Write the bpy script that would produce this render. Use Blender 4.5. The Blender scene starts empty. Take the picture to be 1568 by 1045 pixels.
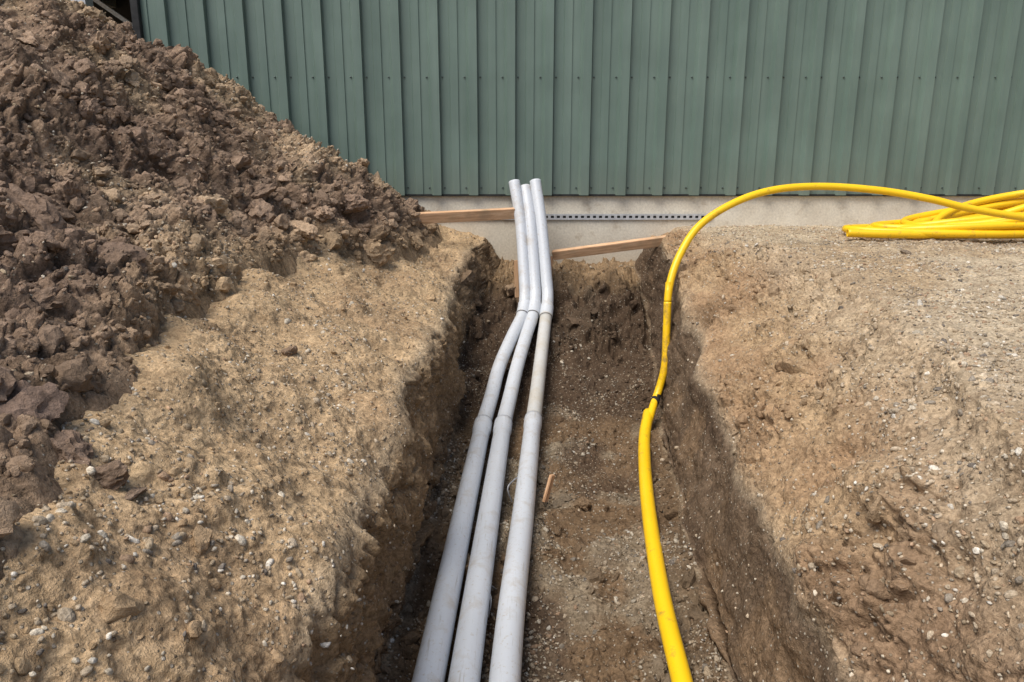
import bpy, bmesh, math, numpy as np
from mathutils import Vector, Quaternion
rng=np.random.default_rng(7)
scene=bpy.context.scene
scene.view_settings.view_transform='Standard'
scene.view_settings.look='None'
scene.view_settings.exposure=0

# ------------------------------------------------------------ noise helpers
def h3(ix,iy,iz,seed=0):
    n=(ix.astype(np.int64)*374761393+iy.astype(np.int64)*668265263+iz.astype(np.int64)*2147483647+seed*1274126177)&0xFFFFFFFF
    n=((n^(n>>13))*1274126177)&0xFFFFFFFF
    n=((n^(n>>16))*2246822519)&0xFFFFFFFF
    n=n^(n>>15)
    return (n&0xFFFFFF)/float(0xFFFFFF)
def vnoise(x,y,z,seed=0):
    ix=np.floor(x);iy=np.floor(y);iz=np.floor(z)
    fx=x-ix;fy=y-iy;fz=z-iz
    q=lambda t:t*t*t*(t*(t*6-15)+10)
    ux,uy,uz=q(fx),q(fy),q(fz)
    r=0
    for a in (0,1):
        wx=ux if a else 1-ux
        for b in (0,1):
            wy=uy if b else 1-uy
            for c in (0,1):
                wz=uz if c else 1-uz
                r=r+wx*wy*wz*h3(ix+a,iy+b,iz+c,seed)
    return r*2-1
def fbm(x,y,z,scale,octv=4,seed=0,gain=.5):
    r=0;amp=1;tot=0;f=1.0/scale
    for o in range(octv):
        r=r+amp*vnoise(x*f+17.3*o,y*f-9.1*o,z*f+4.7*o,seed+o)
        tot+=amp;amp*=gain;f*=2.03
    return r/tot*1.6
def chunks(x,y,cell,seed=0,crack=.22,warp=.35):
    """broken-soil relief: every Voronoi cell is a tilted facet, cracks between"""
    wx=x/cell+warp*vnoise(x/cell*1.3,y/cell*1.3,x*0,seed+50)
    wy=y/cell+warp*vnoise(x/cell*1.3+31,y/cell*1.3,x*0,seed+51)
    ix=np.floor(wx);iy=np.floor(wy)
    f1=np.full(x.shape,9.);f2=np.full(x.shape,9.);val=np.zeros(x.shape);rid=np.zeros(x.shape)
    z0=np.zeros_like(ix)
    for a in (-1,0,1):
        for b in (-1,0,1):
            cx=ix+a;cy=iy+b
            px=cx+h3(cx,cy,z0,seed+1);py=cy+h3(cx,cy,z0,seed+2)
            dx=wx-px;dy=wy-py;d=np.sqrt(dx*dx+dy*dy)
            tx=h3(cx,cy,z0,seed+3)*2-1;ty=h3(cx,cy,z0,seed+4)*2-1;r=h3(cx,cy,z0,seed+5)
            v=r+.9*(tx*dx+ty*dy)
            m=d<f1
            f2=np.where(m,f1,np.minimum(f2,d))
            val=np.where(m,v,val);rid=np.where(m,r,rid)
            f1=np.where(m,d,f1)
    e=np.clip((f2-f1)/crack,0,1);e=e*e*(3-2*e)
    return val*e,rid,e
def sstep(a,b,x):
    t=np.clip((x-a)/(b-a),0,1);return t*t*(3-2*t)

# ------------------------------------------------------------ material helpers
class NT:
    def __init__(s,name):
        s.m=bpy.data.materials.new(name);s.m.use_nodes=True
        s.n=s.m.node_tree.nodes;s.l=s.m.node_tree.links
        s.b=s.n['Principled BSDF']
        s.tc=s.n.new('ShaderNodeTexCoord')
    def N(s,t,**k):
        n=s.n.new(t)
        for a,b in k.items(): setattr(n,a,b)
        return n
    def L(s,a,b): s.l.new(a,b)
    def noise(s,scale,detail=5,rough=.6,vec=None,dist=0):
        n=s.N('ShaderNodeTexNoise');n.inputs['Scale'].default_value=scale;n.inputs['Detail'].default_value=detail
        n.inputs['Roughness'].default_value=rough;n.inputs['Distortion'].default_value=dist
        s.L(vec or s.tc.outputs['Object'],n.inputs['Vector']);return n
    def ramp(s,src,stops):
        r=s.N('ShaderNodeValToRGB');e=r.color_ramp.elements
        while len(e)<len(stops): e.new(.5)
        for i,(p,c) in enumerate(stops):
            e[i].position=p;e[i].color=c if len(c)==4 else (*c,1)
        s.L(src,r.inputs['Fac']);return r
    def mix(s,fac,a,b,mode='MIX'):
        m=s.N('ShaderNodeMix',data_type='RGBA',blend_type=mode)
        for sock,v in ((m.inputs[0],fac),(m.inputs[6],a),(m.inputs[7],b)):
            if isinstance(v,bpy.types.NodeSocket): s.L(v,sock)
            else: sock.default_value=v if not isinstance(v,tuple) or len(v)==4 else (*v,1)
        return m.outputs[2]
    def math(s,op,a,b=0.0):
        m=s.N('ShaderNodeMath',operation=op)
        for i,v in enumerate((a,b)):
            if isinstance(v,bpy.types.NodeSocket): s.L(v,m.inputs[i])
            else: m.inputs[i].default_value=v
        return m.outputs[0]
    def bump(s,h,dist,strength=1,prev=None):
        b=s.N('ShaderNodeBump');b.inputs['Distance'].default_value=dist;b.inputs['Strength'].default_value=strength
        s.L(h,b.inputs['Height'])
        if prev: s.L(prev,b.inputs['Normal'])
        return b.outputs[0]
    def fin(s,col,rough=.9,spec=.3,nrm=None,metal=0):
        if isinstance(col,bpy.types.NodeSocket): s.L(col,s.b.inputs['Base Color'])
        else: s.b.inputs['Base Color'].default_value=(*col,1)
        if isinstance(rough,bpy.types.NodeSocket): s.L(rough,s.b.inputs['Roughness'])
        else: s.b.inputs['Roughness'].default_value=rough
        s.b.inputs['Specular IOR Level'].default_value=spec;s.b.inputs['Metallic'].default_value=metal
        if nrm: s.L(nrm,s.b.inputs['Normal'])
        return s.m

def soil_mat(name,speck=.5,fine=.003):
    t=NT(name)
    at=t.N('ShaderNodeVertexColor');at.layer_name='tone'
    n1=t.noise(11,4,.65);n2=t.noise(75,4,.75)
    c=t.mix(1.0,at.outputs['Color'],t.ramp(n1.outputs['Fac'],[(.3,(.70,.67,.64)),(.7,(1.22,1.22,1.20))]).outputs[0],'MULTIPLY')
    c=t.mix(1.0,c,t.ramp(n2.outputs['Fac'],[(.3,(.50,.48,.45)),(.68,(1.40,1.40,1.40))]).outputs[0],'MULTIPLY')
    v=t.N('ShaderNodeTexVoronoi');v.inputs['Scale'].default_value=95
    t.L(t.tc.outputs['Object'],v.inputs['Vector'])
    sep=t.N('ShaderNodeSeparateColor');t.L(v.outputs['Color'],sep.inputs[0])
    k=t.math('GREATER_THAN',sep.outputs[0],1-.5*speck)
    inside=t.ramp(v.outputs['Distance'],[(.26,(1,1,1)),(.42,(0,0,0))]).outputs[0]
    f=t.math('MULTIPLY',k,inside)
    stone=t.ramp(sep.outputs[1],[(0,(.13,.10,.075)),(.4,(.30,.235,.16)),(.75,(.46,.39,.29)),(1,(.62,.57,.48))]).outputs[0]
    c=t.mix(t.math('MULTIPLY',f,.75),c,stone)
    h=t.math('ADD',n2.outputs['Fac'],t.math('MULTIPLY',f,.35))
    return t.fin(c,.95,.15,t.bump(h,fine*4,.9))
def stone_mat(name,sc=120,dist=.006,det=4):
    t=NT(name)
    at=t.N('ShaderNodeVertexColor');at.layer_name='tone'
    n=t.noise(sc,det,.72)
    c=t.mix(1.0,at.outputs['Color'],t.ramp(n.outputs['Fac'],[(.3,(.6,.58,.55)),(.7,(1.3,1.3,1.3))]).outputs[0],'MULTIPLY')
    return t.fin(c,.92,.15,t.bump(n.outputs['Fac'],dist,.9))

M_soil=soil_mat('trench_soil',.5)
M_heap=soil_mat('heap_soil',.25,.004)
M_stone=stone_mat('gravel_stone',150,.004,2)
M_clod=stone_mat('soil_clod',55,.018,5)

def raw_mesh(name,V,F,mat=None,col=None,smooth=True):
    me=bpy.data.meshes.new(name)
    V=np.asarray(V,dtype=np.float32);F=np.asarray(F,dtype=np.int32)
    k=F.shape[1]
    me.vertices.add(len(V));me.vertices.foreach_set('co',V.ravel())
    me.loops.add(F.size);me.loops.foreach_set('vertex_index',F.ravel())
    me.polygons.add(len(F));me.polygons.foreach_set('loop_start',np.arange(0,F.size,k,dtype=np.int32))
    me.polygons.foreach_set('loop_total',np.full(len(F),k,dtype=np.int32))
    me.polygons.foreach_set('use_smooth',np.full(len(F),smooth))
    me.update(calc_edges=True)
    if col is not None:
        a=me.color_attributes.new('tone','FLOAT_COLOR','POINT')
        c=np.ones((len(V),4),dtype=np.float32);c[:,:3]=col
        a.data.foreach_set('color',c.ravel())
    if mat: me.materials.append(mat)
    ob=bpy.data.objects.new(name,me);scene.collection.objects.link(ob)
    return ob
def grid_faces(R,C):
    i=np.arange(R*C).reshape(R,C)
    return np.stack([i[:-1,:-1],i[:-1,1:],i[1:,1:],i[1:,:-1]],-1).reshape(-1,4)
def grid_normals(P):
    du=np.gradient(P,axis=1);dv=np.gradient(P,axis=0)
    n=np.cross(du,dv);area=np.linalg.norm(n,axis=-1,keepdims=True)+1e-12
    return n/area,area[...,0]

# ------------------------------------------------------------ ground with the trench
Yk=[-60,-4.0,-2.6,0,1.0,2.0,3.0,4.0,4.6,5.2,5.7,6.1,6.3,6.7,60]
lb =[-.8,-.8,-.75,-.72,-.76,-.97,-1.15,-1.34,-1.25,-1.1,-.9,-.8,-.75,-.75,-.8]
lbz=[1.0,1.0,1.04,1.04,1.04,1.05,1.05,1.05,1.05,1.06,1.07,1.08,1.06,1.0,1.0]
le =[-.45,-.45,-.43,-.42,-.42,-.42,-.42,-.43,-.43,-.44,-.40,-.26,-.2,-.2,-.45]
lez=[.99,.99,.65,.65,.67,.66,.70,.66,.66,.72,.86,.91,.92,.99,.99]
lf =[-.40,-.40,-.38,-.38,-.38,-.38,-.36,-.35,-.36,-.38,-.32,-.16,-.12,-.12,-.4]
fz =[.98,.98,.0,.0,.0,.0,.0,.0,.02,.17,.42,.64,.70,.98,.98]
rf =[.6,.6,.6,.60,.63,.67,.755,.86,.94,1.02,1.06,1.06,1.05,1.05,.6]
re =[.66,.66,.66,.68,.72,.78,.88,1.00,1.08,1.13,1.16,1.18,1.2,1.2,.66]
rez=[.99,.99,.5,.50,.50,.47,.50,.70,.90,.97,.98,.97,.97,1.0,.99]
rb =[.85,.85,.85,.86,.95,1.22,1.50,1.66,1.62,1.5,1.42,1.4,1.4,1.4,.85]
rbz=[1.0,1.0,1.0,1.0,1.02,1.04,1.05,1.06,1.05,1.04,1.03,1.03,1.03,1.0,1.0]
rows=np.concatenate([[-60,-30,-15,-8,-5],np.linspace(-4,.42,40),
      .5*np.exp(np.linspace(0,math.log(6.36/.5),760)),[6.45,6.6,6.9,8,12,20,40,60]])
dense=np.linspace(-6,8,1401)
kern=np.exp(-.5*(np.arange(-30,31)/10.)**2);kern/=kern.sum()
def cvd(vals):
    d=np.interp(dense,Yk,vals);return np.convolve(np.pad(d,30,mode='edge'),kern,mode='valid')
def cv(vals,wob=0,seed=0,sc=.35):
    r=np.interp(rows,dense,cvd(vals))
    if wob: r=r+wob*fbm(rows,rows*0+seed*3.1,rows*0,sc,3,seed)
    return r
R=len(rows)
ones=np.ones(R)
P=[(-60*ones,1.0*ones),(-4*ones,1.0*ones),(cv(lb,.05,1),cv(lbz)),(cv(le,.030,2),cv(lez,.05,3)),
   (cv(lf,.02,4),cv(fz)),(cv([.2]*15),cv(fz)),(cv(rf,.02,5),cv(fz)),(cv(re,.035,6),cv(rez,.06,7)),
   (cv(rb,.05,8),cv(rbz)),(4.6*ones,cv(rbz)),(60*ones,1.0*ones)]
seg=[10,60,150,130,90,120,110,170,240,12]
cols_x=[];cols_z=[];par=[]
for i,n in enumerate(seg):
    tt=np.linspace(0,1,n,endpoint=False)
    if i==8: tt=tt**1.5
    for t in tt:
        cols_x.append(P[i][0]*(1-t)+P[i+1][0]*t);cols_z.append(P[i][1]*(1-t)+P[i+1][1]*t);par.append(i+t)
cols_x.append(P[-1][0]);cols_z.append(P[-1][1]);par.append(10)
X=np.stack(cols_x,1);Z=np.stack(cols_z,1);par=np.array(par)
Y=np.repeat(rows[:,None],X.shape[1],1)
k2=np.exp(-.5*(np.arange(-16,17)/6.)**2);k2/=k2.sum()
def smc(A):
    B=np.apply_along_axis(lambda r:np.convolve(np.pad(r,16,mode='edge'),k2,mode='valid'),1,A)
    w=sstep(1.9,2.0,par)*(1-sstep(8.3,8.6,par))
    return A*(1-w)+B*w
X=smc(X);Z=smc(Z)
PM=np.repeat(par[None,:],R,0)
# crumbled soil collected along the foot of both cut faces
talus=(np.exp(-((PM-4.0)/.22)**2)*(PM>3.8)+1.1*np.exp(-((PM-5.97)/.17)**2)*(PM<6.12))*sstep(-2.5,-2,Y)*(1-sstep(4.9,5.4,Y))
Z=Z+talus*(.045+.05*fbm(Y,PM*.3,Y*0,.3,3,77))
G=np.stack([X,Y,Z],-1)
nrm,area=grid_normals(G)
near=sstep(-6,-3,Y)*(1-sstep(7,9,Y))*(1-sstep(8,30,np.abs(X)))
wallL=sstep(2.95,3.1,PM)*(1-sstep(3.9,4.0,PM))
wallR=sstep(6.0,6.1,PM)*(1-sstep(6.85,7.05,PM))
floor=sstep(3.9,4.05,PM)*(1-sstep(5.95,6.1,PM))
slopeL=sstep(1.5,2.0,PM)*(1-sstep(2.9,3.1,PM))
slopeR=sstep(6.9,7.1,PM)*(1-sstep(7.8,8.1,PM))
topR=sstep(7.8,8.1,PM)
d=.05*fbm(X,Y,Z,.55,3,11)
n12=fbm(X,Y,Z,.14,4,21);n3=fbm(X,Y,Z,.035,3,31,.6)
d=d*(1-.6*topR-.35*floor-.5*wallR)
d+=n12*(.019*slopeL+.028*slopeR+.018*wallL+.011*wallR+.024*floor+.009*topR)
d+=n3*(.008*slopeL+.009*slopeR+.009*wallL+.005*wallR+.013*floor+.007*topR)
ck,_,_=chunks(X*1.0+Z*.6,Y+Z*.4,.12,70)
ck2,_,_=chunks(X*1.0+Z*.6,Y+Z*.4,.045,75)
ckw,_,_=chunks(Y*1.3,Z*.8,.13,78)
pat=sstep(-.1,.5,fbm(X,Y,Z,.5,2,90))
fpat=sstep(-.3,.4,fbm(X,Y,Z,.4,2,93))
wpat=sstep(-.2,.5,fbm(X,Y,Z,.5,2,97))
d+=ck*(.015*slopeL*pat+.036*slopeR*pat+.022*floor*fpat)+ck2*(.008*slopeL*pat+.016*slopeR*pat+.018*floor*fpat+.010*wallL+.006*wallR*wpat)+ckw*(.030*wallL+.016*wallR*wpat)
sc1=fbm(X*.6,Y*1.0,Z*.18,.07,3,61)
d+=wallL*.022*sc1+wallR*.008*fbm(X,Y*.9,Z*.15,.06,3,66)
d+=wallR*.010*fbm(X*0,Y*.25,Z,.10,3,68)
endm=sstep(5.0,5.4,Y)*(1-sstep(6.0,6.2,Y))*floor
d+=endm*(.06*n12+.06*ck)
d*=near
G=G+nrm*d[...,None]
def C(*c): return np.array(c)
tan=C(.49,.355,.215);brown=C(.25,.168,.10);dark=C(.080,.054,.036);grav=C(.51,.42,.30);wet=C(.135,.092,.060);sand=C(.37,.258,.15)
def lay(base,c,m): return base*(1-m[...,None])+c*m[...,None]
T=np.ones(G.shape)*grav
big=fbm(X,Y,Z,.4,4,101)
T=lay(T,tan*.82,topR*sstep(.0,.7,fbm(X,Y,Z,.9,3,105))*.75)
T=lay(T,tan,slopeL)
T=lay(T,tan*.95,(PM<2.01)*1.0)
T=lay(T,brown*1.35,slopeL*sstep(0,.9,big)*.5)
T=lay(T,sand*.8,wallL)
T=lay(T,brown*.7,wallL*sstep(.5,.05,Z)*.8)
T=lay(T,wet,wallR*.95)
T=lay(T,dark*1.1,wallR*sstep(.0,.6,fbm(X*0,Y*.3,Z,.16,3,121))*.7)
T=lay(T,brown*1.1,wallR*sstep(.1,.6,fbm(X,Y,Z,.3,3,125))*.5)
T=lay(T,brown*1.45,slopeR)
T=lay(T,tan*.88,slopeR*sstep(0,.7,big)*.8)
T=lay(T,brown*.8,slopeR*sstep(-.1,-.8,big)*.7)
T=lay(T,C(.21,.145,.10),slopeR*sstep(2.1,1.2,Y)*.6)
T=lay(T,grav,slopeR*sstep(7.4,7.9,PM)*.6)
T=lay(T,brown*.68,floor)
T=lay(T,grav*.50,floor*sstep(-.05,.5,fbm(X,Y,Z,.3,4,111))*.8)
T=lay(T,dark*1.15,floor*sstep(-.05,-.5,fbm(X,Y,Z,.45,3,117))*.85)
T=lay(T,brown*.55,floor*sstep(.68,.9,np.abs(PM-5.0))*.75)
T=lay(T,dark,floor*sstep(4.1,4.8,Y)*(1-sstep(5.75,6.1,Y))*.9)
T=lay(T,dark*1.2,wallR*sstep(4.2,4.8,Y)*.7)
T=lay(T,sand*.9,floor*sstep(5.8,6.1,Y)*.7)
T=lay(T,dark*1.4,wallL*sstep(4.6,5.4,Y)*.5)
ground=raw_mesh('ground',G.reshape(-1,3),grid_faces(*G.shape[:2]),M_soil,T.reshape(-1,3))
Nn,area=grid_normals(G)

# ------------------------------------------------------------ spoil heap
hy=[-1.5,.0,.6,1.0,1.3,2.1,2.5,3.1,4.0,4.8,5.2,5.6,6.2,6.6]
hxb=[-1.2,-.85,-.78,-.79,-.84,-1.02,-1.09,-1.2,-1.22,-.92,-.74,-.62,-.58,-.58]
hs=[.05,.10,.18,.25,.30,.43,.48,.56,.76,.74,.70,.68,.50,.4]
yr=np.concatenate([np.linspace(-1.5,.5,30),.55*np.exp(np.linspace(0,math.log(6.25/.55),740))])
u=np.concatenate([np.linspace(-.12,2.4,600),np.linspace(2.44,5,40)])
HY=np.repeat(yr[:,None],len(u),1)
def hc(v):
    d=np.interp(dense,hy,v);d=np.convolve(np.pad(d,30,mode='edge'),kern,mode='valid');return np.interp(yr,dense,d)[:,None]
U=np.repeat(u[None,:],len(yr),0)
HX=hc(hxb)-U+.05*fbm(HY,HY*0,HY*0,.35,3,199)
h=hc(hs)*np.maximum(U,0)
cap=1.75
h=np.where(h>cap*.6,cap*.6+cap*.4*np.tanh((h-cap*.6)/(cap*.4)),h)
gi=lambda v: np.interp(yr,dense,cvd(v))[:,None]
ba=np.clip((HX-gi(lb))/(gi(le)-gi(lb)),0,1)
HZ=gi(lbz)*(1-ba)+gi(lez)*ba+h
HZ=HZ+.07*np.exp(-(((HX+2.08)/.14)**2+((HY-4.85)/.25)**2))
m=sstep(-.02,.16,U)
H0=np.stack([HX,HY,HZ],-1)
hn,_=grid_normals(H0)
if hn[...,2].mean()<0: hn=-hn
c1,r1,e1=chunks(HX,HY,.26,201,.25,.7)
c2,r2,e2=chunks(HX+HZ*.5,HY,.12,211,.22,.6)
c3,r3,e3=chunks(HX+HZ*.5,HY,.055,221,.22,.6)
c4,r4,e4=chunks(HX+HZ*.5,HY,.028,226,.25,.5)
pt=sstep(-.4,.3,fbm(HX,HY,HZ,.6,3,230))
dd=.07*fbm(HX,HY,HZ,.5,3,240)+.07*c1*pt+.060*c2*(.35+.65*pt)+.032*c3+.012*c4+.020*fbm(HX,HY,HZ,.09,5,250,.65)
dd=(dd-.025)*m
Hp=H0+hn*dd[...,None]
Hp[...,2]-=.10*(1-sstep(-.06,.08,U))
Hp[...,1]=np.minimum(Hp[...,1],6.26)
hb=C(.285,.203,.145)
tn=fbm(HX,HY,HZ,.5,4,260)
fines=sstep(.0,.5,fbm(HX,HY,HZ,.7,3,265))
HT=np.ones(Hp.shape)*hb
HT=lay(HT,C(.45,.335,.22),sstep(.0,.6,tn)*.9)
HT=lay(HT,C(.195,.136,.100),sstep(-.1,-.6,tn)*.7)
HT=lay(HT,tan*.9,sstep(.30,.0,U)*(.25+.5*sstep(1.5,3,HY)))
HT=HT*(.80+.40*r2[...,None])
HTm=HT.copy()
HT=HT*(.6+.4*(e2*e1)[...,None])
HF=grid_faces(*Hp.shape[:2])
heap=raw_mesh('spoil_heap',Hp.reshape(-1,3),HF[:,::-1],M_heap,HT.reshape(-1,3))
Hn,Ha=grid_normals(Hp);Hn=-Hn if Hn[...,2].mean()<0 else Hn

# ------------------------------------------------------------ stones and clods
def ico(sub):
    bm=bmesh.new();bmesh.ops.create_icosphere(bm,subdivisions=sub,radius=1)
    V=np.array([v.co[:] for v in bm.verts]);F=np.array([[v.index for v in f.verts] for f in bm.faces]);bm.free()
    return V,F
def protos(sub,n,planes,rough,seed,lo=.5,flat=(.45,.8)):
    V,F=ico(sub);out=[];r=np.random.default_rng(seed)
    for i in range(n):
        nn=r.normal(size=(planes,3));nn/=np.linalg.norm(nn,axis=1)[:,None]
        dd=r.uniform(lo,.95,planes)
        dot=V@nn.T
        rad=np.min(np.where(dot>.05,dd/np.maximum(dot,.05),9),axis=1);rad=np.minimum(rad,1.15)
        p=V*rad[:,None]
        if rough:
            q=fbm(p[:,0]+i*7,p[:,1],p[:,2],.8,4,300+i,.6)
            q2=1-np.abs(fbm(p[:,0]+i*5,p[:,1],p[:,2],.5,3,340+i,.6))*2
            p=p*(1+rough*q+rough*.7*q2)[:,None]
        out.append(p*np.array([1,r.uniform(.6,.95),r.uniform(*flat)]))
    return out,F
def scatter(pos,nor,sizes,cols,pr,F,sink=.3):
    n=len(pos)
    k=len(pr[0]);which=rng.integers(0,len(pr),n)
    A=np.stack(pr)[which]
    th=rng.uniform(0,2*math.pi,n)
    up=nor+rng.normal(size=(n,3))*.35;up/=np.linalg.norm(up,axis=1)[:,None]
    t=np.stack([np.cos(th),np.sin(th),th*0],1);t-=up*(t*up).sum(1)[:,None];t/=np.linalg.norm(t,axis=1)[:,None]
    b=np.cross(up,t)
    W=A[:,:,0:1]*t[:,None]+A[:,:,1:2]*b[:,None]+A[:,:,2:3]*up[:,None]
    W=W*sizes[:,None,None]+pos[:,None]+nor[:,None]*(sizes*(.5-sink))[:,None,None]
    FF=(F[None]+(np.arange(n)*k)[:,None,None]).reshape(-1,3)
    return W.reshape(-1,3),FF,np.repeat(cols,k,axis=0)
def join(parts):
    o=0;V=[];F=[];Cc=[]
    for v,f,c in parts: V.append(v);F.append(f+o);Cc.append(c);o+=len(v)
    return np.concatenate(V),np.concatenate(F),np.concatenate(Cc)
Gp=G.reshape(-1,3);Gn=Nn.reshape(-1,3)
vis=(Y>.55)&(Y<6.22)&(np.abs(X)<4.4)
gpatch=sstep(-.4,.5,fbm(X,Y,Z,.35,3,130))
ffl=sstep(-.3,.4,fbm(X,Y,Z,.3,4,111))
dens=(.50*slopeL+1.2*topR+.6*slopeR*(.4+sstep(7.3,7.8,PM))+1.6*floor*(1-.75*endm)*(.2+ffl)+.08*wallL+.03*wallR+.25*(PM<2))*(.3+gpatch)
dens*=np.where((X<-1.5),.0,1.0)
w=(dens*area*vis*(1/(.5+Y*.25))).reshape(-1);w/=w.sum()
def stonecols(n):
    pal=np.array([[.60,.53,.42],[.50,.41,.30],[.38,.30,.205],[.30,.26,.21],[.70,.65,.56],[.42,.29,.19],[.19,.165,.14]])
    p=[.18,.28,.27,.09,.05,.09,.04]
    c=pal[rng.choice(len(pal),n,p=p)]
    return c*rng.uniform(.72,1.08,(n,1))
parts=[]
pS,fS=protos(1,10,5,0,1);pM,fM=protos(2,12,7,.04,2);pC,fC=protos(3,16,9,.23,5,.55,(.6,.95));pB,fB=protos(4,12,9,.26,3,.55)
pick=lambda n,w: rng.choice(len(w),n,p=w)
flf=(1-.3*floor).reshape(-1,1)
i=pick(46000,w);s=rng.uniform(.003,.0075,len(i))
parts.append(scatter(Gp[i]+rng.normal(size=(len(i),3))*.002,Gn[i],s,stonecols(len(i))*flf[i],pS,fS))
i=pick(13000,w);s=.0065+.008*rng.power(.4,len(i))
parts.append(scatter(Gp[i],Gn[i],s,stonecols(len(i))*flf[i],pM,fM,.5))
i=pick(300,w);s=rng.uniform(.014,.020,len(i))
parts.append(scatter(Gp[i],Gn[i],s,stonecols(len(i))*.85,pM,fM,.6))
hw=((Ha*(HY>.55)*(HY<6.15)*(U>.05)*(U<2.3))/(.5+HY*.25)).reshape(-1);hw/=hw.sum()
hw2=hw*(.12+sstep(-.1,.6,tn).reshape(-1));hw2/=hw2.sum()
Hq=Hp.reshape(-1,3);Hm=Hn.reshape(-1,3)
i=pick(10000,hw2);s=.004+.009*rng.power(.35,len(i))
parts.append(scatter(Hq[i],Hm[i],s,stonecols(len(i)),pM,fM,.4))
V,F,Cc=join(parts)
gravel=raw_mesh('gravel',V,F,M_stone,Cc,smooth=True)
HTf=HTm.reshape(-1,3);Tf=T.reshape(-1,3)
hwc=hw*(1-.75*fines.reshape(-1));hwc/=hwc.sum()
parts=[]
i=pick(13000,hw);s=.007+.014*rng.power(.35,len(i))
parts.append(scatter(Hq[i],Hm[i],s,HTf[i]*rng.uniform(.8,1.25,(len(i),1)),pM,fM,.35))
i=pick(2100,hwc);s=.018+.037*rng.power(.35,len(i))
parts.append(scatter(Hq[i],Hm[i],s,HTf[i]*rng.uniform(.85,1.25,(len(i),1)),pC,fC,.48))
hw3=hwc*(HY>1.9).reshape(-1);hw3/=hw3.sum()
i=pick(130,hw3);s=rng.uniform(.05,.095,len(i))
parts.append(scatter(Hq[i],Hm[i],s,HTf[i]*rng.uniform(.9,1.2,(len(i),1)),pB,fB,.65))
cd=(.4*slopeL+1.4*slopeR*pat+1.1*floor*(1+talus*3)+.1*topR+.15*wallL)*vis*area*(X>-1.5);cd=cd.reshape(-1);cd/=cd.sum()
i=pick(5000,cd);s=.006+.015*rng.power(.3,len(i))
parts.append(scatter(Gp[i],Gn[i],s,Tf[i]*rng.uniform(.85,1.15,(len(i),1)),pM,fM,.5))
i=pick(280,cd);s=rng.uniform(.02,.04,len(i))
parts.append(scatter(Gp[i],Gn[i],s,Tf[i]*rng.uniform(.85,1.1,(len(i),1)),pC,fC,.7))
def near_idx(x,y,A):
    return int(np.argmin((A[:,0]-x)**2+(A[:,1]-y)**2))
for (x,y,sz,c,A) in [(.35,3.2,.06,(.24,.165,.10),Gp),(-.98,1.40,.075,(.24,.17,.13),Hq),(-1.08,1.42,.075,(.24,.17,.125),Hq),(-.89,1.38,.06,(.24,.17,.125),Hq),(-.81,1.36,.045,(.24,.17,.12),Gp),
     (-.75,1.34,.028,(.25,.18,.13),Gp),(-.84,2.7,.035,(.29,.205,.14),Gp),(1.00,1.22,.03,(.2,.14,.1),Gp),(1.03,1.28,.035,(.2,.14,.1),Gp),(2.3,4.3,.035,(.24,.19,.14),Gp),
     (-.35,5.5,.07,(.2,.14,.09),Gp),(-.3,5.75,.06,(.24,.17,.11),Gp),(.0,5.9,.07,(.32,.23,.15),Gp),(.12,6.0,.06,(.32,.23,.15),Gp),(.5,5.5,.06,(.13,.09,.06),Gp),(.75,5.3,.05,(.13,.09,.06),Gp)]:
    j=near_idx(x,y,A)
    parts.append(scatter(A[j:j+1],np.array([[0,0,1.]]),np.array([sz]),np.array([c]),pB,fB,.5))
V,F,Cc=join(parts)
clods=raw_mesh('soil_clods',V,F,M_clod,Cc,smooth=True)
try:
    bpy.context.view_layer.objects.active=clods;clods.select_set(True)
    bpy.ops.object.shade_smooth_by_angle(angle=math.radians(34))
    clods.select_set(False)
except Exception as ex: print(ex)

# ------------------------------------------------------------ box helper
def box(name,x0,x1,y0,y1,z0,z1,mat,parent=None,bev=0):
    bm=bmesh.new();bmesh.ops.create_cube(bm,size=1)
    for v in bm.verts:
        v.co=Vector(((x0+x1)/2+v.co.x*(x1-x0),(y0+y1)/2+v.co.y*(y1-y0),(z0+z1)/2+v.co.z*(z1-z0)))
    if bev: bmesh.ops.bevel(bm,geom=bm.edges[:],offset=bev,segments=2,affect='EDGES')
    me=bpy.data.meshes.new(name);bm.to_mesh(me);bm.free();me.materials.append(mat)
    ob=bpy.data.objects.new(name,me);scene.collection.objects.link(ob)
    if parent: ob.parent=parent
    return ob
def empty(name):
    e=bpy.data.objects.new(name,None);scene.collection.objects.link(e);return e

# ------------------------------------------------------------ materials: building
t=NT('green_siding')
mp=t.N('ShaderNodeMapping');mp.inputs['Scale'].default_value=(6,6,.5);t.L(t.tc.outputs['Object'],mp.inputs['Vector'])
n=t.noise(1.5,5,.6,mp.outputs[0]);n2=t.noise(2.2,3,.5)
c=t.ramp(n.outputs['Fac'],[(.3,(.122,.178,.150)),(.7,(.158,.220,.188))]).outputs[0]
c=t.mix(1.0,c,t.ramp(n2.outputs['Fac'],[(.3,(.90,.90,.90)),(.7,(1.08,1.08,1.08))]).outputs[0],'MULTIPLY')
sepz=t.N('ShaderNodeSeparateXYZ');t.L(t.tc.outputs['Object'],sepz.inputs[0])
mr=t.N('ShaderNodeMapRange');mr.inputs[1].default_value=1.28;mr.inputs[2].default_value=1.6;mr.inputs[3].default_value=.3;mr.inputs[4].default_value=0
t.L(sepz.outputs[2],mr.inputs[0])
c=t.mix(t.math('MULTIPLY',mr.outputs[0],n2.outputs['Fac']),c,(.22,.19,.14))
M_green=t.fin(c,t.ramp(n.outputs['Fac'],[(.3,(.36,)*3),(.7,(.50,)*3)]).outputs[0],.45,t.bump(t.noise(3.5,2,.4).outputs['Fac'],.012,.5))
t=NT('foundation_concrete')
n=t.noise(5,6,.65);n2=t.noise(60,4,.7)
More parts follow.
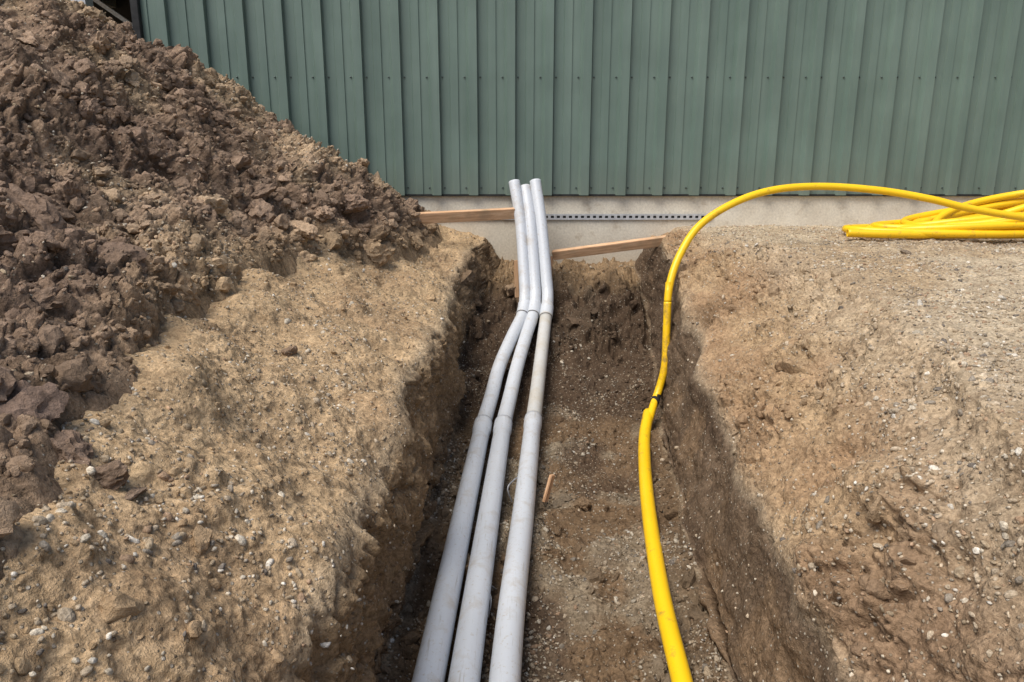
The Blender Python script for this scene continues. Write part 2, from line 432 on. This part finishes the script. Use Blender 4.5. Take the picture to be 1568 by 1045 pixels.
c=t.ramp(n.outputs['Fac'],[(.3,(.64,.58,.47)),(.7,(.80,.75,.63))]).outputs[0]
c=t.mix(1.0,c,t.ramp(n2.outputs['Fac'],[(.3,(.8,.8,.8)),(.65,(1.06,1.06,1.06))]).outputs[0],'MULTIPLY')
sepz=t.N('ShaderNodeSeparateXYZ');t.L(t.tc.outputs['Object'],sepz.inputs[0])
mr=t.N('ShaderNodeMapRange');mr.inputs[1].default_value=.75;mr.inputs[2].default_value=1.12;mr.inputs[3].default_value=.7;mr.inputs[4].default_value=0
t.L(sepz.outputs[2],mr.inputs[0])
c=t.mix(t.math('MULTIPLY',mr.outputs[0],n.outputs['Fac']),c,(.38,.29,.18))
n4=t.noise(9,4,.7)
c=t.mix(t.ramp(n4.outputs['Fac'],[(.58,(0,0,0)),(.7,(.5,.5,.5))]).outputs[0],c,(.40,.32,.22))
M_conc=t.fin(c,.9,.2,t.bump(n2.outputs['Fac'],.004,.7))
t=NT('dark_trim_and_shade');M_dark=t.fin(t.ramp(t.noise(20,2).outputs['Fac'],[(.3,(.012,.013,.013)),(.7,(.03,.03,.03))]).outputs[0],.6,.3)
t=NT('galvanised_steel');M_galv=t.fin(t.ramp(t.noise(40,3).outputs['Fac'],[(.3,(.42,.43,.44)),(.7,(.6,.61,.62))]).outputs[0],.5,.5,None,.3)
t=NT('screw_metal');M_screw=t.fin(t.ramp(t.noise(90,2).outputs['Fac'],[(.3,(.04,.06,.055)),(.7,(.08,.11,.10))]).outputs[0],.35,.5)

bld=empty('metal_building')
FY=6.30
box('foundation',-2.96,12,FY,FY+.25,.2,1.278,M_conc,bld)
box('foundation_side',-2.96,-2.7,FY+.25,16,.2,1.278,M_conc,bld)
box('base_shadow_line',-2.96,12,FY-.030,FY+.02,1.281,1.296,M_dark,bld)  # dark strip stands in for the shadow line under the siding edge
sp=.305
xs=np.arange(-3.2,12,sp)+.145
pts=[(-2.93,0)]
for r0 in xs:
    for ox,dy in ((-.058,0),(-.036,-.045),(.030,-.045),(.030,.004),(.038,.004),(.040,0),(.112,0),(.120,-.009),(.180,-.009),(.182,0)):
        if -2.92<r0+ox<12: pts.append((r0+ox,dy))
pts.append((12,0));pts=np.array(pts)
zz=np.linspace(1.288,4.6,14)
SV=np.stack([np.repeat(pts[None,:,0],14,0),FY-.012+np.repeat(pts[None,:,1],14,0),np.repeat(zz[:,None],len(pts),1)],-1)
sd=raw_mesh('siding',SV.reshape(-1,3),grid_faces(14,len(pts)),M_green,None,smooth=False);sd.parent=bld
box('side_wall',-2.96,-2.90,FY+.02,16,1.28,4.6,M_green,bld)
box('corner_trim',-2.985,-2.925,FY-.06,FY+.04,1.283,4.6,M_dark,bld,.004)
sv,sf=ico(2);VV=[];FF=[];o=0
for r0 in xs:
    if not -2.9<r0<8: continue
    for z0 in (1.35,2.22,3.35):
        for ox in (-.072,.055):
            rr=.0075
            VV.append(sv*np.array([rr,rr*.8,rr])+np.array([r0+ox,FY-.016,z0]));FF.append(sf+o);o+=len(sv)
sc=raw_mesh('siding_screws',np.concatenate(VV),np.concatenate(FF),M_screw);sc.parent=bld
rf_=raw_mesh('roof',[(-3.2,6.2,4.6),(12.2,6.2,4.6),(12.2,11,5.8),(-3.2,11,5.8),(12.2,16.3,4.6),(-3.2,16.3,4.6)],[(0,1,2,3),(3,2,4,5)],M_dark,smooth=False);rf_.parent=bld

shed=empty('open_shed')
t=NT('shed_sheet_in_shade');M_shed=t.fin(t.ramp(t.noise(3,2).outputs['Fac'],[(.3,(.02,.022,.025)),(.7,(.045,.047,.05))]).outputs[0],.7,.3)  # near-black colour carries the shade inside the open bay
box('back_wall',-14,-2.99,11,11.1,1,5,M_shed,shed)
box('shed_roof',-14,-2.99,6.4,11,3.75,3.82,M_shed,shed)
for k in range(7):
    box('rafter_%d'%k,-13.5+k*1.6,-13.42+k*1.6,6.45,10.95,3.58,3.745,M_galv,shed)
box('eave_beam',-14,-3.0,6.42,6.5,3.35,3.55,M_galv,shed)
for k in range(4):
    box('post_%d'%k,-13.2+k*3.2,-13.08+k*3.2,6.52,6.64,1,3.56,M_galv,shed)
for k in range(6):
    b=box('brace_%d'%k,-.02,.02,-.02,.02,-1.1,1.1,M_galv,shed);b.location=(-3.9-k*1.0,8.2+.1*k,2.9);b.rotation_euler=(0,math.radians(55 if k%2 else -55),0)

# ------------------------------------------------------------ tubes
def catmull(pts,n=24):
    pts=np.array(pts,float);P=np.vstack([2*pts[0]-pts[1],pts,2*pts[-1]-pts[-2]]);out=[];ks=[]
    for i in range(1,len(P)-2):
        p0,p1,p2,p3=P[i-1:i+3]
        for t in np.linspace(0,1,n,endpoint=False):
            out.append(.5*((2*p1)+(-p0+p2)*t+(2*p0-5*p1+4*p2-p3)*t*t+(-p0+3*p1-3*p2+p3)*t**3));ks.append(i-1+t)
    out.append(P[-2]);ks.append(len(pts)-1)
    return np.array(out),np.array(ks)
def tube(name,path,rad,mat,sides=28,wall=.88,parent=None,hollow=True):
    path=np.asarray(path);n=len(path);rad=np.broadcast_to(rad,(n,)).copy()
    tg=np.gradient(path,axis=0);tg/=np.linalg.norm(tg,axis=1)[:,None]
    nr=np.cross(tg[0],[0,0,1.])
    if np.linalg.norm(nr)<1e-3: nr=np.array([1.,0,0])
    a=np.linspace(0,2*math.pi,sides,endpoint=False);V=[]
    for i in range(n):
        nr=nr-tg[i]*np.dot(nr,tg[i]);nr/=np.linalg.norm(nr);b=np.cross(tg[i],nr)
        V.append(path[i]+rad[i]*(np.cos(a)[:,None]*nr+np.sin(a)[:,None]*b))
    if hollow:
        def ring(i,r,off):
            nn=V[i]-path[i];return path[i]+nn*r+tg[i]*off
        V=[ring(0,wall,.12),ring(0,wall,.0)]+V+[ring(n-1,wall,0),ring(n-1,wall,-.12)]
    V=np.array(V);m=len(V);idx=np.arange(m*sides).reshape(m,sides);nx=np.roll(idx,-1,axis=1)
    F=np.stack([idx[:-1],nx[:-1],nx[1:],idx[1:]],-1).reshape(-1,4)
    ob=raw_mesh(name,V.reshape(-1,3),F,mat)
    if parent: ob.parent=parent
    return ob
def pvc(name,base,dirt,amt):
    t=NT(name)
    n=t.noise(7,6,.7);n2=t.noise(60,4,.75);n3=t.noise(3,2,.5)
    c=t.mix(n3.outputs['Fac'],base,tuple(v*.85 for v in base))
    m=t.ramp(n.outputs['Fac'],[(.62-amt*.3,(0,0,0)),(.85-amt*.2,(.85,.85,.85))]).outputs[0]
    m2=t.ramp(n2.outputs['Fac'],[(.60-amt*.08,(0,0,0)),(.70,(.8,.8,.8))]).outputs[0]
    f=t.math('MAXIMUM',m,t.math('MULTIPLY',m2,.85))
    c=t.mix(f,c,dirt)
    # long scuff marks
    mp=t.N('ShaderNodeMapping');mp.inputs['Scale'].default_value=(60,3,60);t.L(t.tc.outputs['Object'],mp.inputs['Vector'])
    n5=t.noise(1.6,4,.7,mp.outputs[0])
    c=t.mix(t.ramp(n5.outputs['Fac'],[(.60,(0,0,0)),(.68,(.5,.5,.5))]).outputs[0],c,(.30,.27,.23))
    return t.fin(c,t.math('ADD',t.math('MULTIPLY',f,.4),.36),.45,t.bump(n2.outputs['Fac'],.001,.5))
M_pvc=pvc('grey_pvc',(.60,.63,.665),(.40,.33,.24),.32)
M_pvcd=pvc('dusty_pvc',(.56,.56,.54),(.44,.38,.28),.70)
t=NT('joint_shadow_dirt');M_joint=t.fin(t.ramp(t.noise(60,2).outputs['Fac'],[(.3,(.06,.055,.05)),(.7,(.16,.14,.12))]).outputs[0],.9,.2)
low={'a':[(-.36,-1.2,.075),(-.32,0,.075),(-.250,1.89,.082),(-.210,3.0,.084),(-.168,4.08,.088)],
     'b':[(-.25,-1.2,.075),(-.21,0,.075),(-.143,1.89,.082),(-.097,3.0,.086),(-.05,4.08,.088)],
     'c':[(-.13,-1.2,.075),(-.09,0,.075),(-.022,1.89,.082),(.052,3.0,.086),(.126,4.14,.092)]}
upp={'a':[(-.168,4.07,.088),(-.130,4.45,.13),(-.085,4.85,.215),(.0,5.20,.335),(.080,5.48,.440),(.100,5.60,.540),(.096,5.70,.70),(.068,5.90,1.10),(.018,6.05,1.405)],
     'b':[(-.05,4.07,.088),(-.012,4.45,.13),(.036,4.85,.215),(.10,5.20,.335),(.158,5.48,.440),(.178,5.60,.545),(.174,5.70,.70),(.145,5.90,1.10),(.105,6.06,1.365)],
     'c':[(.126,4.13,.092),(.155,4.45,.135),(.191,4.85,.215),(.228,5.20,.335),(.256,5.46,.425),(.274,5.60,.545),(.266,5.70,.70),(.23,5.90,1.10),(.186,6.06,1.41)]}
for kk in 'abc':
    e=empty('pvc_conduit_pipe')
    p,ks=catmull(low[kk],40)
    s=np.concatenate([[0],np.cumsum(np.linalg.norm(np.diff(p,axis=0),axis=1))]);L=s[-1]
    dist=L-s;r=np.full(len(p),.0480)+.0050*(1-sstep(.13,.16,dist))
    tube('lower_length',p,r,M_pvc,parent=e)
    p,ks=catmull(upp[kk],26)
    i0=int(np.argmin(np.abs(ks-4.0)))
    s=np.concatenate([[0],np.cumsum(np.linalg.norm(np.diff(p,axis=0),axis=1))])
    r=np.full(len(p),.0455)
    dd_=s-s[i0];r+=.0055*sstep(-.012,.0,dd_)*(1-sstep(.11,.125,dd_))
    tube('bend_length',p[:i0+2],r[:i0+2],M_pvcd if kk=='c' else M_pvc,parent=e)
    tube('riser',p[i0:],r[i0:]*.985+.0006,M_pvc,parent=e)
    tube('joint_gap',p[0:2]+(p[1]-p[0])*.1,.0515,M_joint,28,parent=e,hollow=False)
    ax=(p[i0]-p[i0-1])/np.linalg.norm(p[i0]-p[i0-1])
    tube('elbow_gap',[p[i0]-ax*.012,p[i0]-ax*.002],.0492,M_joint,28,parent=e,hollow=False)

# ------------------------------------------------------------ yellow gas pipe
def yellow(name,dirtamt):
    t=NT(name)
    n=t.noise(14,6,.7);n2=t.noise(90,3,.7);n3=t.noise(4,2)
    c=t.mix(n3.outputs['Fac'],(.93,.60,.010),(.86,.50,.006))
    m=t.ramp(n.outputs['Fac'],[(.60-dirtamt*.1,(0,0,0)),(.74-dirtamt*.06,(1,1,1))]).outputs[0]
    c=t.mix(t.math('MULTIPLY',m,.75),c,(.24,.15,.05))
    m=t.ramp(n2.outputs['Fac'],[(.66,(0,0,0)),(.72,(.6,.6,.6))]).outputs[0]
    c=t.mix(m,c,(.3,.2,.05))
    return t.fin(c,.36,.45,t.bump(n2.outputs['Fac'],.001,.3))
M_y=yellow('yellow_plastic',.25);M_yd=yellow('muddy_yellow_plastic',.95)
g=empty('yellow_gas_pipe')
lowp=[(.30,-1.3,.04),(.38,0,.04),(.50,1.6,.045),(.518,1.93,.048),(.550,2.44,.05),(.635,3.2,.055),(.735,3.85,.068),(.815,4.18,.115)]
p,ks=catmull(lowp,24);tube('sleeve',p,.0325,M_y,parent=g)
upq=[(.79,4.06,.085),(.86,4.24,.165),(.895,4.30,.225),(.93,4.33,.367),(.942,4.39,.60),(.958,4.45,.83),(1.033,4.54,1.016),(1.17,4.64,1.187),(1.40,4.72,1.32),(1.665,4.79,1.395),(1.985,4.83,1.415),(2.35,4.82,1.39),(2.65,4.78,1.34),(2.91,4.76,1.28),(3.3,4.78,1.22),(3.8,4.95,1.18)]
p,ks=catmull(upq,20)
i1=int(np.argmin(np.abs(ks-4.6)))
tube('pipe_lower',p[:i1+1],.0235,M_yd,20,parent=g)
tube('pipe_upper',p[i1:],.0233,M_y,20,parent=g)
tube('tape_collar',[(.853,4.225,.150),(.872,4.262,.178)],.0262,M_dark,20,parent=g)
coil=empty('yellow_pipe_coil')
cp=[];nt=8
for q in np.linspace(0,nt*2*math.pi,nt*40):
    tn_=q/(2*math.pi)
    rx=1.08+.12*math.sin(tn_*2.3)-.07*tn_; ry=.33+.05*math.sin(tn_*3.1)
    lift=.04+.036*tn_
    right=.5+.5*math.cos(q)
    z=1.078+lift*(.15+.95*right)+.012*math.sin(q*2.2+tn_)
    cp.append((3.52+.03*math.sin(tn_*4)+rx*math.cos(q),5.32+ry*math.sin(q),z))
tube('loops',cp,.0265,M_y,18,parent=coil)
pp,_=catmull([(2.30,5.10,1.092),(2.6,5.05,1.088),(3.0,5.03,1.088),(3.6,5.0,1.095),(4.2,5.05,1.12),(4.7,5.3,1.16)],16)
tube('loose_end',pp,.0275,M_y,18,parent=coil)

# ------------------------------------------------------------ timber
t=NT('raw_timber')
mp=t.N('ShaderNodeMapping');mp.inputs['Scale'].default_value=(2,28,28);t.L(t.tc.outputs['Object'],mp.inputs['Vector'])
n=t.noise(2,6,.6,mp.outputs[0],1.0);n2=t.noise(6,5)
c=t.ramp(n.outputs['Fac'],[(.3,(.44,.25,.13)),(.55,(.66,.42,.25)),(.75,(.78,.56,.36))]).outputs[0]
c=t.mix(t.ramp(n2.outputs['Fac'],[(.5,(0,0,0)),(.75,(.7,.7,.7))]).outputs[0],c,(.33,.24,.15))
M_w=t.fin(c,.8,.2,t.bump(n.outputs['Fac'],.002,.6))
def plank(name,a,b,wd,th,roll=0):
    a=Vector(a);b=Vector(b);L=(b-a).length
    ob=box(name,-L/2,L/2,-th/2,th/2,-wd/2,wd/2,M_w,None,.003)
    ob.location=(a+b)/2
    q=(b-a).to_track_quat('X','Z');ob.rotation_mode='QUATERNION'
    ob.rotation_quaternion=q@Quaternion((1,0,0),roll)
    return ob
plank('timber_board',(-1.0,5.70,1.13),(.055,5.95,1.165),.085,.04,.3)
plank('timber_board',(.33,5.95,.83),(1.42,5.60,1.02),.075,.04,.4)
plank('wooden_stake',(.04,5.86,.50),(.035,5.86,.80),.035,.02)
plank('wooden_stake',(.155,3.20,.02),(.19,3.22,.15),.035,.015,.4)
plank('wooden_stake',(.30,5.9,.6),(.32,5.95,.82),.03,.02)

# ------------------------------------------------------------ slotted steel strip on the foundation
st=empty('slotted_steel_strip')
x0,x1,z=-.95,1.68,1.108
box('top_rail',x0,x1,FY-.016,FY-.008,z+.010,z+.024,M_galv,st)
box('bottom_rail',x0,x1,FY-.016,FY-.008,z-.024,z-.010,M_galv,st)
L=x1-x0;n=int(L/.05);bm=bmesh.new()
for i in range(n+1):
    xx=x0+i*L/n
    r=bmesh.ops.create_cube(bm,size=1)
    for v in r['verts']: v.co=Vector((xx+v.co.x*.024,FY-.012+v.co.y*.0075,z+v.co.z*.0202))
me=bpy.data.meshes.new('webs');bm.to_mesh(me);bm.free();me.materials.append(M_galv)
o=bpy.data.objects.new('webs',me);scene.collection.objects.link(o);o.parent=st
box('slot_shade_sheet',x0,x1,FY-.0065,FY-.0035,z-.018,z+.018,M_dark,st)  # dark sheet added to give the slots the shade of open holes
t=NT('grey_cable');M_c=t.fin(t.ramp(t.noise(30,2).outputs['Fac'],[(.3,(.2,.2,.21)),(.7,(.35,.35,.36))]).outputs[0],.5,.4)
for pts in ([(-.085,2.3,.02),(-.075,2.33,.07),(-.09,2.38,.10),(-.06,2.46,.03)],[(.0,3.2,.02),(-.02,3.2,.09),(.01,3.25,.11),(.03,3.30,.10)]):
    p,_=catmull(pts,10);tube('cable_tie',p,.0035,M_c,8,hollow=False)

# ------------------------------------------------------------ light, sky, camera
D=Vector((-.48,-.45,1.15)).normalized()
el=math.asin(D.z);az=math.atan2(D.x,D.y)
w=bpy.data.worlds.new('World');scene.world=w;w.use_nodes=True
nt=w.node_tree;bg=nt.nodes['Background']
sky=nt.nodes.new('ShaderNodeTexSky');sky.sky_type='NISHITA';sky.sun_disc=False
sky.sun_elevation=el;sky.sun_rotation=az;sky.air_density=1.0;sky.dust_density=3.0;sky.ozone_density=.3
nt.links.new(sky.outputs[0],bg.inputs[0]);bg.inputs[1].default_value=.15
sl=bpy.data.lights.new('sun','SUN');sl.energy=3.3;sl.angle=math.radians(40);sl.color=(1,.96,.89)
so=bpy.data.objects.new('sun',sl);scene.collection.objects.link(so);so.rotation_mode='QUATERNION';so.rotation_quaternion=D.to_track_quat('Z','Y')
cam=bpy.data.cameras.new('camera');cam.lens=26;cam.sensor_width=36;cam.clip_end=500;cam.clip_start=.02
co=bpy.data.objects.new('camera',cam);scene.collection.objects.link(co)
co.location=(0,0,1.6);co.rotation_euler=(math.radians(90-14),0,0)
scene.camera=co
